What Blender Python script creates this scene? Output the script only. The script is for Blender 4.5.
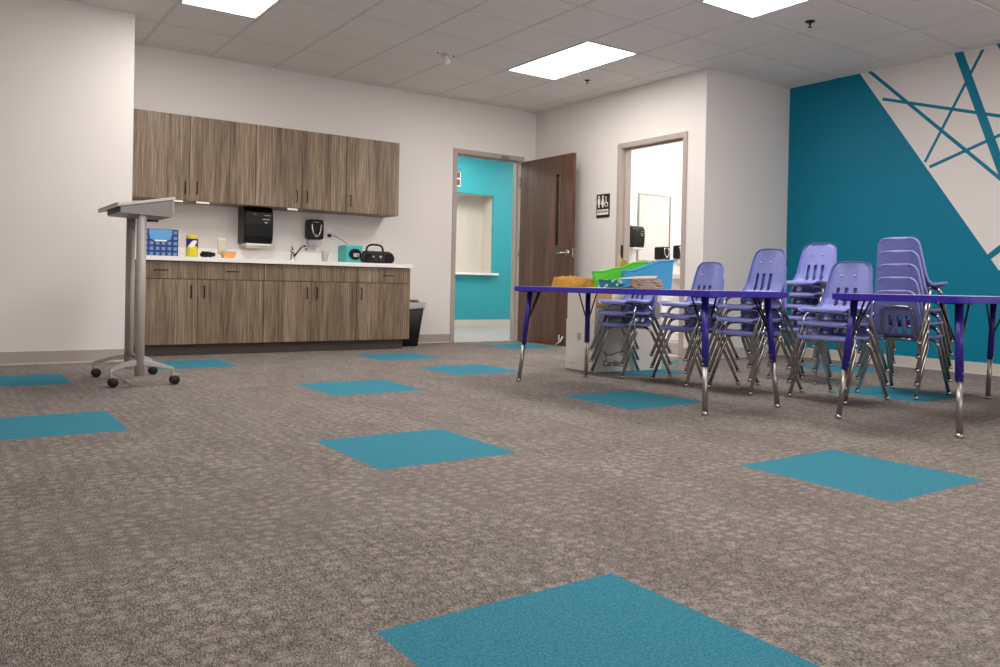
import bpy, bmesh, math, random
from mathutils import Vector, Matrix

for o in list(bpy.data.objects): bpy.data.objects.remove(o, do_unlink=True)
S = bpy.context.scene
C = S.collection
PI = math.pi
T = 0.6096                      # carpet and ceiling grid, two feet

# ------------------------------------------------------------------ camera
cam_d = bpy.data.cameras.new('camera'); cam = bpy.data.objects.new('camera', cam_d); C.objects.link(cam)
cam_d.sensor_width = 36.0; cam_d.sensor_fit = 'HORIZONTAL'
cam_d.lens = 810.85/1000*36.0
cam_d.shift_x = -0.00166; cam_d.shift_y = -0.0413
cam_d.clip_start = 0.05; cam_d.clip_end = 60
yaw, pit, rol = math.radians(34.845), math.radians(-0.552), math.radians(1.1955)
fw = Vector((math.sin(yaw)*math.cos(pit), math.cos(yaw)*math.cos(pit), math.sin(pit)))
r0 = Vector((math.cos(yaw), -math.sin(yaw), 0)); u0 = r0.cross(fw)
rt = r0*math.cos(rol)+u0*math.sin(rol); up = u0*math.cos(rol)-r0*math.sin(rol)
M = Matrix((rt, up, -fw)).transposed().to_4x4(); M.translation = (0, 0, 0.6744)
cam.matrix_world = M
S.camera = cam

# ------------------------------------------------------------------ world, exposure
w = bpy.data.worlds.new('world'); S.world = w; w.use_nodes = True
w.node_tree.nodes['Background'].inputs[0].default_value = (1, 0.95, 0.91, 1)
w.node_tree.nodes['Background'].inputs[1].default_value = 2.3
S.view_settings.view_transform = 'Standard'; S.view_settings.look = 'None'
S.view_settings.exposure = 0.82; S.view_settings.gamma = 1.0
S.view_settings.use_curve_mapping = False
PANEL_L = 10.5                   # brightness of the ceiling lamps

# ------------------------------------------------------------------ materials
def lin(c):
    f = lambda v: v/12.92 if v <= .04045 else ((v+.055)/1.055)**2.4
    return tuple(f(x/255.0) for x in c)+(1.0,)
MATS = {}
def mat(name, rgb, rough=.5, metal=0.0, emit=None, es=0, trans=0, alpha=1, spec=None, bump=0, bscale=200, coat=0):
    m = bpy.data.materials.new(name); m.use_nodes = True
    b = m.node_tree.nodes['Principled BSDF']
    b.inputs['Base Color'].default_value = lin(rgb)
    b.inputs['Roughness'].default_value = rough; b.inputs['Metallic'].default_value = metal
    if spec is not None: b.inputs['Specular IOR Level'].default_value = spec
    if trans: b.inputs['Transmission Weight'].default_value = trans
    if alpha < 1: b.inputs['Alpha'].default_value = alpha
    if coat: b.inputs['Coat Weight'].default_value = coat
    if emit: b.inputs['Emission Color'].default_value = lin(emit); b.inputs['Emission Strength'].default_value = es
    N, L = m.node_tree.nodes, m.node_tree.links
    if bump:
        tc = N.new('ShaderNodeTexCoord'); n = N.new('ShaderNodeTexNoise'); n.inputs['Scale'].default_value = bscale
        n.inputs['Detail'].default_value = 3
        L.new(tc.outputs['Object'], n.inputs['Vector'])
        bp = N.new('ShaderNodeBump'); bp.inputs['Strength'].default_value = bump; bp.inputs['Distance'].default_value = .002
        L.new(n.outputs['Fac'], bp.inputs['Height']); L.new(bp.outputs['Normal'], b.inputs['Normal'])
    MATS[name] = m
    return m
def nd(m, t, **k):
    n = m.node_tree.nodes.new(t)
    for a, v in k.items(): setattr(n, a, v)
    return n
def ramp(m, src, stops):
    r = nd(m, 'ShaderNodeValToRGB'); e = r.color_ramp.elements
    while len(e) < len(stops): e.new(.5)
    for i, (p, c) in enumerate(stops): e[i].position = p; e[i].color = c if len(c) == 4 else lin(c)
    m.node_tree.links.new(src, r.inputs['Fac']); return r
def mathn(m, op, a, b=None, c=None):
    n = nd(m, 'ShaderNodeMath', operation=op); L = m.node_tree.links
    for i, v in enumerate((a, b, c)):
        if v is None: continue
        if isinstance(v, (int, float)): n.inputs[i].default_value = v
        else: L.new(v, n.inputs[i])
    return n.outputs[0]
def mixc(m, f, a, b, mode='MIX'):
    n = nd(m, 'ShaderNodeMix', data_type='RGBA', blend_type=mode); L = m.node_tree.links
    for s, v in ((n.inputs['Factor'], f), (n.inputs['A'], a), (n.inputs['B'], b)):
        if isinstance(v, (int, float)): s.default_value = v
        elif isinstance(v, tuple): s.default_value = v
        else: L.new(v, s)
    return n.outputs['Result']
def bsdf(m): return m.node_tree.nodes['Principled BSDF']

def wood(name, dark, mid, light, sx, sz, rough=.5, ax='X'):
    """grain running along Z"""
    m = mat(name, mid, rough); L = m.node_tree.links
    g = nd(m, 'ShaderNodeNewGeometry'); sp = nd(m, 'ShaderNodeSeparateXYZ'); L.new(g.outputs['Position'], sp.inputs[0])
    cm = nd(m, 'ShaderNodeCombineXYZ')
    L.new(mathn(m, 'MULTIPLY', sp.outputs[0], sx), cm.inputs[0]); L.new(mathn(m, 'MULTIPLY', sp.outputs[1], sx), cm.inputs[1])
    L.new(mathn(m, 'MULTIPLY', sp.outputs[2], sz), cm.inputs[2])
    oi = nd(m, 'ShaderNodeObjectInfo'); va = nd(m, 'ShaderNodeVectorMath', operation='ADD')
    L.new(cm.outputs[0], va.inputs[0])
    cx = nd(m, 'ShaderNodeCombineXYZ'); L.new(mathn(m, 'MULTIPLY', oi.outputs['Random'], 37.0), cx.inputs[2]); L.new(cx.outputs[0], va.inputs[1])
    n = nd(m, 'ShaderNodeTexNoise'); n.inputs['Scale'].default_value = 1; n.inputs['Detail'].default_value = 5; n.inputs['Roughness'].default_value = .6
    L.new(va.outputs[0], n.inputs['Vector'])
    r = ramp(m, n.outputs['Fac'], [(.3, dark), (.5, mid), (.7, light)])
    n2 = nd(m, 'ShaderNodeTexNoise'); n2.inputs['Scale'].default_value = .12; n2.inputs['Detail'].default_value = 2
    L.new(va.outputs[0], n2.inputs['Vector'])
    r2 = ramp(m, n2.outputs['Fac'], [(.35, (205, 200, 196)), (.65, (255, 255, 255))])
    L.new(mixc(m, 1.0, r.outputs[0], r2.outputs[0], 'MULTIPLY'), bsdf(m).inputs['Base Color'])
    return m

def paint(name, rgb, rough=.6):
    m = mat(name, rgb, rough, bump=.12, bscale=180); L = m.node_tree.links
    g = nd(m, 'ShaderNodeNewGeometry'); n = nd(m, 'ShaderNodeTexNoise'); n.inputs['Scale'].default_value = 1.3
    L.new(g.outputs['Position'], n.inputs['Vector'])
    c = lin(rgb); a = tuple(x*.97 for x in c[:3])+(1,)
    L.new(mixc(m, n.outputs['Fac'], a, c), bsdf(m).inputs['Base Color'])
    return m

M_wall = paint('wall_paint', (234, 228, 225))
M_teal = paint('teal_paint', (0, 124, 154), .5); bsdf_spec = M_teal.node_tree.nodes['Principled BSDF'].inputs['Specular IOR Level']; bsdf_spec.default_value = .25
M_tealhall = paint('hall_teal_paint', (44, 158, 170), .5)
M_white = paint('white_paint', (238, 236, 232))
M_frame = mat('door_frame_paint', (178, 166, 158), .4)
M_base = mat('vinyl_base', (176, 165, 157), .45, bump=.1)
M_baselight = mat('pale_vinyl_base', (200, 192, 185), .45)
M_toehighlight = mat('vinyl_toe_highlight', (205, 197, 190), .35)  # paler vinyl paints in the highlight along the toe
M_tbar = mat('ceiling_bar', (216, 211, 207), .6)
M_hallshade = mat('roller_shade', (206, 199, 189), .7)
M_conc = mat('hall_floor', (160, 154, 152), .55, bump=.1)
M_cab = wood('driftwood_laminate', (92, 75, 61), (138, 118, 97), (176, 155, 128), 95, 3.0, .5)
M_cabdark = mat('cabinet_carcass', (60, 48, 40), .6)
M_kick = mat('toe_kick', (84, 72, 66), .6)
M_door = wood('walnut_veneer', (88, 54, 40), (110, 73, 56), (128, 90, 71), 40, 1.8, .42)
M_counter = mat('counter_laminate', (250, 247, 243), .4)
M_black = mat('black_plastic', (12, 12, 13), .34, spec=.3)
M_blackmatt = mat('black_matt', (22, 21, 22), .6)
M_bronze = mat('dark_bronze', (38, 32, 30), .4, .8)
M_chrome = mat('chrome', (186, 184, 183), .12, 1.0)
M_steel = mat('brushed_steel', (170, 166, 160), .35, 1.0)
M_tabletop = mat('table_edge', (52, 36, 168), .38)
M_tabletopsurf = mat('table_surface', (196, 190, 196), .4)
M_tableunder = mat('table_underside', (60, 50, 46), .6)
M_tableleg = mat('table_leg_blue', (46, 32, 140), .33)
M_brace = mat('brace_black', (24, 20, 30), .4)
M_silver = mat('powder_silver', (184, 178, 173), .45, .1)
M_silverdark = mat('powder_silver_dark', (98, 90, 84), .45, .35)
M_rubber = mat('black_rubber', (16, 15, 15), .55)
M_glass = mat('tinted_glass', (70, 58, 50), .06, 0, trans=.6)
M_mirror = mat('mirror_glass', (232, 232, 230), .03, 1.0)
M_paper = mat('white_paper', (240, 236, 230), .7)
M_clear = mat('clear_plastic', (232, 232, 230), .12, 0, alpha=.38)
M_diff = mat('lamp_diffuser', (255, 255, 255), .5, emit=(255, 249, 243), es=PANEL_L)
M_rest = mat('restroom_lamp', (255, 255, 255), .5, emit=(255, 252, 250), es=PANEL_L*1.3)
M_hallL = mat('hall_lamp', (255, 255, 255), .5, emit=(255, 250, 244), es=PANEL_L*.98)
M_carton = mat('white_carton', (226, 220, 212), .65)
M_cartonshade = mat('carton_shade', (150, 146, 146), .65)  # darker copy of the white carton, for its painted shade
M_ink = mat('dark_ink', (74, 68, 70), .6)
M_kraft = mat('kraft_paper', (196, 148, 92), .75)
M_tan = mat('tan_paper', (226, 184, 128), .75)
M_green = mat('green_plastic', (92, 216, 42), .35)
M_blue = mat('blue_plastic', (38, 150, 210), .32)
M_sign = mat('sign_black', (38, 30, 30), .4)
M_signw = mat('sign_white', (244, 240, 236), .5)
M_tealbox = mat('teal_plastic', (64, 186, 184), .35)
M_yellow = mat('yellow_label', (230, 214, 40), .4)
M_purple = mat('purple_label', (46, 28, 120), .4)
M_orange = mat('orange_plastic', (240, 172, 104), .45)
M_navy = mat('navy_card', (28, 48, 104), .5)
M_ltblue = mat('light_blue_card', (92, 162, 220), .5)
M_paleblue = mat('pale_blue_card', (96, 136, 196), .5)
M_bag = mat('grey_bag_plastic', (176, 172, 170), .35)
M_brown = mat('brown_sign', (120, 78, 56), .5)

M_gamecard = mat('printed_navy_card', (28, 48, 104), .5)
def _g():
    m = M_gamecard; L = m.node_tree.links
    tc = nd(m, 'ShaderNodeTexCoord'); sp = nd(m, 'ShaderNodeSeparateXYZ'); L.new(tc.outputs['Object'], sp.inputs[0])
    def cell(o, off, pitch, half):
        f = mathn(m, 'FRACT', mathn(m, 'DIVIDE', mathn(m, 'ADD', o, off), pitch))
        return mathn(m, 'LESS_THAN', mathn(m, 'ABSOLUTE', mathn(m, 'SUBTRACT', f, .5)), half)
    k = mathn(m, 'MULTIPLY', cell(sp.outputs[0], .1464, .0488, .30), cell(sp.outputs[2], .0015, .047, .30))
    L.new(mixc(m, k, lin((28, 48, 104)), lin((104, 142, 200))), bsdf(m).inputs['Base Color'])
_g()
# golden crumpled cloth
M_gold = mat('golden_cloth', (180, 132, 54), .85, bump=1.0, bscale=28)
# patterned turquoise
M_turq = mat('turquoise_pattern', (30, 150, 150), .5)
def _t():
    m = M_turq; L = m.node_tree.links
    tc = nd(m, 'ShaderNodeTexCoord'); v = nd(m, 'ShaderNodeTexVoronoi'); v.inputs['Scale'].default_value = 38
    L.new(tc.outputs['Object'], v.inputs['Vector'])
    r = ramp(m, v.outputs['Distance'], [(.0, (220, 232, 226)), (.28, (210, 226, 220)), (.36, (20, 138, 140)), (.75, (14, 96, 108))])
    L.new(r.outputs[0], bsdf(m).inputs['Base Color'])
_t()
# periwinkle plastic of the chairs
M_shell = mat('periwinkle_plastic', (134, 141, 208), .34, bump=.3, bscale=420)

def ceiling_mat():
    m = mat('mineral_fibre_tile', (236, 232, 229), .85); L = m.node_tree.links
    g = nd(m, 'ShaderNodeNewGeometry'); n = nd(m, 'ShaderNodeTexNoise'); n.inputs['Scale'].default_value = 90; n.inputs['Detail'].default_value = 4
    L.new(g.outputs['Position'], n.inputs['Vector'])
    r = ramp(m, n.outputs['Fac'], [(.38, (226, 221, 217)), (.6, (240, 237, 234))])
    L.new(r.outputs[0], bsdf(m).inputs['Base Color'])
    return m
M_ceil = ceiling_mat()

GX, GY = 1.311, 2.626           # a corner of the carpet grid
def carpet(name, teal=False):
    m = mat(name, (120, 108, 102), .95, spec=.1); L = m.node_tree.links
    g = nd(m, 'ShaderNodeNewGeometry'); sp = nd(m, 'ShaderNodeSeparateXYZ'); L.new(g.outputs['Position'], sp.inputs[0])
    x = mathn(m, 'DIVIDE', mathn(m, 'SUBTRACT', sp.outputs[0], GX), T); y = mathn(m, 'DIVIDE', mathn(m, 'SUBTRACT', sp.outputs[1], GY), T)
    fx = mathn(m, 'FLOOR', x); fy = mathn(m, 'FLOOR', y)
    a = x
    b = y
    wn = nd(m, 'ShaderNodeTexWhiteNoise', noise_dimensions='2D'); c2 = nd(m, 'ShaderNodeCombineXYZ'); L.new(fx, c2.inputs[0]); L.new(fy, c2.inputs[1]); L.new(c2.outputs[0], wn.inputs['Vector'])
    def vec(sa, sb, zo=0.0):
        c = nd(m, 'ShaderNodeCombineXYZ'); L.new(mathn(m, 'MULTIPLY', a, sa), c.inputs[0]); L.new(mathn(m, 'MULTIPLY', b, sb), c.inputs[1])
        L.new(mathn(m, 'ADD', mathn(m, 'MULTIPLY', wn.outputs['Value'], 50.0), zo), c.inputs[2]); return c.outputs[0]
    def noise(v, det=2, ro=.6):
        n = nd(m, 'ShaderNodeTexNoise'); n.inputs['Scale'].default_value = 1; n.inputs['Detail'].default_value = det; n.inputs['Roughness'].default_value = ro
        L.new(v, n.inputs['Vector']); return n.outputs['Fac']
    fine = noise(vec(300, 75), 3, .75)
    if teal:
        r = ramp(m, fine, [(.3, (36, 98, 118)), (.52, (60, 132, 152)), (.72, (92, 160, 178))])
        L.new(r.outputs[0], bsdf(m).inputs['Base Color'])
    else:
        # small pale dashes scattered in rows over a finely mottled ground
        v = nd(m, 'ShaderNodeTexVoronoi', voronoi_dimensions='2D'); v.inputs['Scale'].default_value = 1; v.inputs['Randomness'].default_value = .62
        c = nd(m, 'ShaderNodeCombineXYZ'); L.new(mathn(m, 'ADD', mathn(m, 'MULTIPLY', a, 13.0), mathn(m, 'MULTIPLY', wn.outputs['Value'], 31.0)), c.inputs[0]); L.new(mathn(m, 'MULTIPLY', b, 14.0), c.inputs[1]); L.new(c.outputs[0], v.inputs['Vector'])
        ragged = noise(vec(28, 95, 5.0), 3, .7)
        d = mathn(m, 'ADD', v.outputs['Distance'], mathn(m, 'MULTIPLY', mathn(m, 'SUBTRACT', ragged, .5), .7))
        pale = ramp(m, d, [(.12, (1, 1, 1, 1)), (.46, (0, 0, 0, 1))])
        keep = ramp(m, noise(vec(8.0, 2.4, 9.0), 1), [(.36, (.35, .35, .35, 1)), (.62, (1, 1, 1, 1))])
        loops = ramp(m, fine, [(.32, (46, 41, 41)), (.5, (119, 111, 107)), (.68, (188, 180, 175))])
        loops2 = ramp(m, fine, [(.30, (104, 95, 91)), (.5, (166, 156, 150)), (.70, (206, 198, 192))])
        col = mixc(m, mathn(m, 'MULTIPLY', mathn(m, 'MULTIPLY', pale.outputs[0], keep.outputs[0]), .72), loops.outputs[0], loops2.outputs[0])
        big = noise(vec(2.2, 1.6, 3.0), 2)
        bigr = ramp(m, big, [(.35, (238, 236, 235)), (.65, (255, 255, 255))])
        L.new(mixc(m, 1.0, col, bigr.outputs[0], 'MULTIPLY'), bsdf(m).inputs['Base Color'])
    bp = nd(m, 'ShaderNodeBump'); bp.inputs['Strength'].default_value = .5; bp.inputs['Distance'].default_value = .003
    L.new(fine, bp.inputs['Height']); L.new(bp.outputs['Normal'], bsdf(m).inputs['Normal'])
    return m
M_carpet = carpet('grey_carpet'); M_carpetteal = carpet('teal_carpet', True)

# ------------------------------------------------------------------ mesh builder
class MB:
    def __init__(s): s.v = []; s.f = []; s.sm = []; s.mi = []; s.cur = 0
    def m(s, i): s.cur = i; return s
    def add(s, vs, fs, smooth=False):
        o = len(s.v); s.v += [tuple(x) for x in vs]
        for f in fs: s.f.append(tuple(i+o for i in f)); s.sm.append(smooth); s.mi.append(s.cur)
        return s
    def box(s, x0, x1, y0, y1, z0, z1):
        if x0 > x1: x0, x1 = x1, x0
        if y0 > y1: y0, y1 = y1, y0
        if z0 > z1: z0, z1 = z1, z0
        v = [(x0,y0,z0),(x1,y0,z0),(x1,y1,z0),(x0,y1,z0),(x0,y0,z1),(x1,y0,z1),(x1,y1,z1),(x0,y1,z1)]
        return s.add(v, [(3,2,1,0),(4,5,6,7),(0,1,5,4),(1,2,6,5),(2,3,7,6),(3,0,4,7)])
    def obox(s, c, ax, ay, az):     # box by centre and three half-axis vectors
        c, ax, ay, az = map(Vector, (c, ax, ay, az)); v = []
        for k in (-1, 1):
            for i, j in ((-1,-1),(1,-1),(1,1),(-1,1)): v.append(c+ax*i+ay*j+az*k)
        return s.add(v, [(3,2,1,0),(4,5,6,7),(0,1,5,4),(1,2,6,5),(2,3,7,6),(3,0,4,7)])
    def tube(s, pts, r, n=10, caps=True, ry=None):
        pts = [Vector(p) for p in pts]; rs = r if isinstance(r, (list, tuple)) else [r]*len(pts)
        N = len(pts); tan = []
        for i in range(N):
            a = pts[i]-pts[i-1] if i else pts[1]-pts[0]; b = pts[i+1]-pts[i] if i < N-1 else a
            t = a.normalized()+b.normalized(); tan.append(t.normalized() if t.length > 1e-6 else a.normalized())
        t0 = tan[0]; ref = Vector((0,0,1)) if abs(t0.z) < .9 else Vector((0,1,0))
        u = t0.cross(ref).normalized(); vs = []
        for i in range(N):
            t = tan[i]
            u = (u-t*u.dot(t)).normalized(); w_ = t.cross(u)
            k = 1.0
            if 0 < i < N-1:
                c = (pts[i+1]-pts[i]).normalized().dot(t); k = 1/max(c, .5)
            for j in range(n):
                a = 2*PI*j/n; vs.append(pts[i]+(u*math.cos(a)*(ry or rs[i]) + w_*math.sin(a)*rs[i]))
        fs = [(i*n+j, i*n+(j+1)%n, (i+1)*n+(j+1)%n, (i+1)*n+j) for i in range(N-1) for j in range(n)]
        s.add(vs, fs, True)
        if caps:
            o = len(s.v)-len(vs)
            s.f += [tuple(o+j for j in range(n))[::-1], tuple(o+(N-1)*n+j for j in range(n))]; s.sm += [False, False]; s.mi += [s.cur]*2
        return s
    def lathe(s, prof, c=(0,0,0), n=20, axis='Z', cap=True):
        vs = []
        for r, h in prof:
            for j in range(n):
                a = 2*PI*j/n; x, y = r*math.cos(a), r*math.sin(a)
                p = {'Z': (x, y, h), 'Y': (x, h, -y), 'X': (h, x, y)}[axis]
                vs.append((p[0]+c[0], p[1]+c[1], p[2]+c[2]))
        N = len(prof); fs = [(i*n+j, i*n+(j+1)%n, (i+1)*n+(j+1)%n, (i+1)*n+j) for i in range(N-1) for j in range(n)]
        s.add(vs, fs, True)
        if cap:
            o = len(s.v)-len(vs)
            s.f += [tuple(o+j for j in range(n))[::-1], tuple(o+(N-1)*n+j for j in range(n))]; s.sm += [False, False]; s.mi += [s.cur]*2
        return s
    def prism(s, poly, plane, a, b):
        """poly (u,v) extruded from a to b along the plane's normal; plane 'XZ','YZ','XY'"""
        f = {'XZ': lambda u,v,w: (u,w,v), 'YZ': lambda u,v,w: (w,u,v), 'XY': lambda u,v,w: (u,v,w)}[plane]
        n = len(poly); vs = [f(u,v,a) for u,v in poly]+[f(u,v,b) for u,v in poly]
        fs = [tuple(range(n))[::-1], tuple(range(n,2*n))]+[(i,(i+1)%n,n+(i+1)%n,n+i) for i in range(n)]
        return s.add(vs, fs)
    def build(s, name, mats, parent=None, bev=0, seg=2, loc=None, fix=True, smooth_all=False):
        me = bpy.data.meshes.new(name); me.from_pydata([tuple(v) for v in s.v], [], s.f)
        for mm in (mats if isinstance(mats, (list, tuple)) else [mats]): me.materials.append(mm)
        me.polygons.foreach_set('use_smooth', [True]*len(s.sm) if smooth_all else s.sm); me.polygons.foreach_set('material_index', s.mi)
        if fix:
            bm = bmesh.new(); bm.from_mesh(me); bmesh.ops.recalc_face_normals(bm, faces=bm.faces); bm.to_mesh(me); bm.free()
        me.update()
        o = bpy.data.objects.new(name, me); C.objects.link(o)
        if parent: o.parent = parent
        if loc: o.location = loc
        if bev:
            b = o.modifiers.new('bevel', 'BEVEL'); b.width = bev; b.segments = seg; b.limit_method = 'ANGLE'; b.angle_limit = math.radians(50)
            b.harden_normals = False
        return o
def fillet(pts, r, k=5):
    """round the inner corners of a polyline"""
    P = [Vector(p) for p in pts]; out = [P[0]]
    rr = r if isinstance(r, (list, tuple)) else [r]*len(P)
    for i in range(1, len(P)-1):
        a, b, c = P[i-1], P[i], P[i+1]; d1 = (a-b); d2 = (c-b)
        q = min(rr[i], d1.length*.49, d2.length*.49); p1 = b+d1.normalized()*q; p2 = b+d2.normalized()*q
        for j in range(k+1):
            t = j/k; out.append(p1*(1-t)**2+b*2*t*(1-t)+p2*t*t)
    out.append(P[-1]); return out
def rrect(x0, x1, y0, y1, r, k=6):
    o = []
    for cx, cy, a0 in ((x1-r,y0+r,-PI/2),(x1-r,y1-r,0),(x0+r,y1-r,PI/2),(x0+r,y0+r,PI)):
        for j in range(k+1): a = a0+PI/2*j/k; o.append((cx+r*math.cos(a), cy+r*math.sin(a)))
    return o
def tag(o, label=None, cat=None, group=None, kind=None):
    if label: o['label'] = label
    if cat: o['category'] = cat
    if group: o['group'] = group
    if kind: o['kind'] = kind
    return o
def empty(name, loc=(0,0,0), rz=0):
    o = bpy.data.objects.new(name, None); C.objects.link(o); o.location = loc; o.rotation_euler = (0,0,rz); o.empty_display_size = .1; return o
def struct(name, mb, m, label, cat, **k): o = mb.build(name, m, **k); return tag(o, label, cat, kind='structure')
def kids(o): return [c for c in list(C.objects) if c.parent == o]
def copy_tree(o, parent=None):
    c = o.copy(); C.objects.link(c)
    if parent: c.parent = parent
    for ch in CH.get(o.name, []): copy_tree(ch, c)
    return c
CH = {}
def index_children():
    CH.clear()
    for o in C.objects:
        if o.parent: CH.setdefault(o.parent.name, []).append(o)
def text_mesh(name, txt, size, m, parent, matrix, extrude=.0008, align='CENTER', bold=0):
    cu = bpy.data.curves.new(name, 'FONT'); cu.body = txt; cu.size = size; cu.extrude = extrude; cu.align_x = align; cu.align_y = 'CENTER'; cu.offset = bold
    tmp = bpy.data.objects.new(name+'_tmp', cu); C.objects.link(tmp)
    dg = bpy.context.evaluated_depsgraph_get(); me = bpy.data.meshes.new_from_object(tmp.evaluated_get(dg))
    bpy.data.objects.remove(tmp, do_unlink=True); me.name = name
    me.materials.clear(); me.materials.append(m)
    o = bpy.data.objects.new(name, me); C.objects.link(o)
    me.transform(matrix)
    if parent: o.parent = parent
    return o

# ------------------------------------------------------------------ room dimensions
H = 2.767
YB, XC, YJ, X2, YL, XL = 7.903, 5.960, 5.231, 7.230, 7.002, 1.267
XW, YF = -3.2, -3.2             # walls behind and left of the camera

# floor: one face per carpet tile, the teal tiles in their own material
accent = {(0,0),(-1,-3),(2,-2),(-2,2),(-2,5),(1,3),(3,6),(3,4),(3,1),(0,6),(6,7),(5,3),(6,0),(8,2),(6,4)}
fl = MB()
ix0, ix1, iy0, iy1 = -8, 10, -10, 9
for i in range(ix0, ix1):
    for j in range(iy0, iy1):
        x0, y0 = GX+i*T, GY+j*T
        x1, y1 = x0+T, min(y0+T, YB+.0)
        if y0 >= YB: continue
        fl.m(1 if (i, j) in accent else 0)
        fl.add([(x0,y0,0),(x1,y0,0),(x1,y1,0),(x0,y1,0)], [(0,1,2,3)])
fl.m(0)
struct('floor', fl, [M_carpet, M_carpetteal], 'grey brown woven carpet tile floor with scattered teal squares', 'floor', fix=False)

# ceiling: lay-in tiles on a two foot grid of slim bars
cl = MB(); g0x, g0y = 1.478, 7.122
lights = {}
LC = [(0,0),(5,0),(0,4),(5,4),(0,8),(5,8)]
for (i, j) in LC: lights[(i, j+1)] = 1; lights[(i, j+2)] = 1
cl.m(0)
def ok(x, y):                    # cells inside the room plan
    return x < X2+.6 and x > XW-.6 and y > YF-.6 and y < YB+.7
for i in range(-9, 11):
    for j in range(-2, 19):      # cell j spans g0y-(j+1)T .. g0y-jT
        x0, y1 = g0x+i*T, g0y-j*T; x1, y0 = x0+T, y1-T
        if not ok((x0+x1)/2, (y0+y1)/2) or (i, j) in lights: continue
        b = .011; q = .018; zt = H+.004
        cl.add([(x0+b,y0+b,zt),(x1-b,y0+b,zt),(x1-b,y1-b,zt),(x0+b,y1-b,zt),
                (x0+q,y0+q,H-.002),(x1-q,y0+q,H-.002),(x1-q,y1-q,H-.002),(x0+q,y1-q,H-.002)],
               [(4,7,6,5),(0,4,5,1),(1,5,6,2),(2,6,7,3),(3,7,4,0)])
cl.m(1)
def inlight(i, j): return (i, j) in lights
for i in range(-9, 12):
    for j in range(-2, 19):
        x, y = g0x+i*T, g0y-j*T
        if x < X2+.7 and not (inlight(i, j) and inlight(i-1, j)):
            cl.box(x-.012, x+.012, y-T, y, H+.003, H+.01)
        if not (inlight(i, j) and inlight(i, j-1)):
            cl.box(x+.012, x+T-.012, y-.012, y+.012, H+.003, H+.01)
cl.m(0); cl.box(XW-.6, X2+1.4, YF-.6, 7.95, H+.2, H+.24)
struct('ceiling', cl, [M_ceil, M_tbar], 'suspended ceiling of square white mineral tiles', 'ceiling', fix=False)

# troffers
def troffer(i, j, label, m=M_diff):
    x, y = g0x+i*T, g0y-(j+1)*T
    t = empty('ceiling_light', (x+T/2, y-T, H)); tag(t, label, 'ceiling light', 'recessed ceiling light panels')
    fr = MB(); w_, l_ = T/2-.004, T-.004
    for a in ((-w_,w_,-l_,-l_+.02),(-w_,w_,l_-.02,l_),(-w_,-w_+.02,-l_+.02,l_-.02),(w_-.02,w_,-l_+.02,l_-.02)):
        fr.box(a[0],a[1],a[2],a[3],-.004,.03)
    fr.box(-w_,w_,-l_,l_,.06,.07)
    fr.build('light_frame', M_tbar, t)
    d = MB(); d.add([(-w_+.02,-l_+.02,.001),(w_-.02,-l_+.02,.001),(w_-.02,l_-.02,.001),(-w_+.02,l_-.02,.001)], [(0,3,2,1)])
    d.build('diffuser', m, t, fix=False)
lab = {(0,0): 'bright rectangular ceiling light above the wood cabinets', (5,0): 'bright rectangular ceiling light in front of the open door corner', (5,4): 'bright rectangular ceiling light above the stacked chairs, nearest the teal mural wall'}
for (i, j) in LC: troffer(i, j, lab.get((i, j), 'bright rectangular ceiling light outside the picture, over the camera side of the room'))

# walls -----------------------------------------------------------
def wall_open_Y(mb, x0, x1, y0, y1, ox0, ox1, oz0, oz1, h=H+.2):
    mb.box(x0, ox0, y0, y1, 0, h); mb.box(ox1, x1, y0, y1, 0, h); mb.box(ox0, ox1, y0, y1, oz1, h)
    if oz0 > 0: mb.box(ox0, ox1, y0, y1, 0, oz0)
D1x0, D1x1, DH = 4.845, 5.735, 2.160
b = MB(); wall_open_Y(b, XL-.6, XC, YB, YB+.13, D1x0-.002, D1x1+.002, 0, DH+.002); struct('wall_back', b, M_wall, 'off white back wall behind the wood cabinets and open doorway', 'wall')
b = MB(); b.box(XW-.2, XL, YL, YB+.13, 0, H+.2); struct('wall_left', b, M_wall, 'off white wall at the left, nearer than the cabinet recess', 'wall')
b = MB(); b.box(XW-.2, XW, YF-.2, YL, 0, H+.2); struct('wall_side', b, M_wall, 'off white side wall out of the picture on the left', 'wall')
b = MB(); WN = [(-2.4,-.2),(.8,3.0),(4.0,6.2)]; b.box(XW-.2, X2+.2, YF-.2, YF, 0, .85); b.box(XW-.2, X2+.2, YF-.2, YF, 2.35, H+.2); e = XW-.2  # unseen window openings, added to brighten the ceiling and upper walls
for a, c in WN: b.box(e, a, YF-.2, YF, .85, 2.35); e = c
b.box(e, X2+.2, YF-.2, YF, .85, 2.35)
struct('wall_front', b, M_wall, 'off white wall behind the camera with three windows added for fill light', 'wall')
for k, (a, c) in enumerate(WN):
    b = MB()
    for q in ((a,a+.05,.85,2.35),(c-.05,c,.85,2.35),(a+.05,c-.05,.85,.9),(a+.05,c-.05,2.3,2.35),((a+c)/2-.02,(a+c)/2+.02,.9,2.3)): b.box(q[0],q[1],YF-.14,YF-.08,q[2],q[3])
    struct('window_%d' % (k+2), b, M_frame, 'frame of an unseen window added behind the camera for fill light', 'window')
D2y0, D2y1, DH2 = 5.505, 6.378, 2.146
b = MB(); b.box(XC, XC+.13, YJ, D2y0-.002, 0, H+.2); b.box(XC, XC+.13, D2y1+.002, YB+.13, 0, H+.2); b.box(XC, XC+.13, D2y0-.002, D2y1+.002, DH2+.002, H+.2)
struct('wall_restroom', b, M_wall, 'off white wall with the restroom sign and restroom doorway', 'wall')
b = MB(); b.box(XC+.13, X2+.13, YJ, YJ+.12, 0, H+.2); struct('wall_alcove', b, M_wall, 'short off white return wall meeting the teal mural wall', 'wall')

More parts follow.
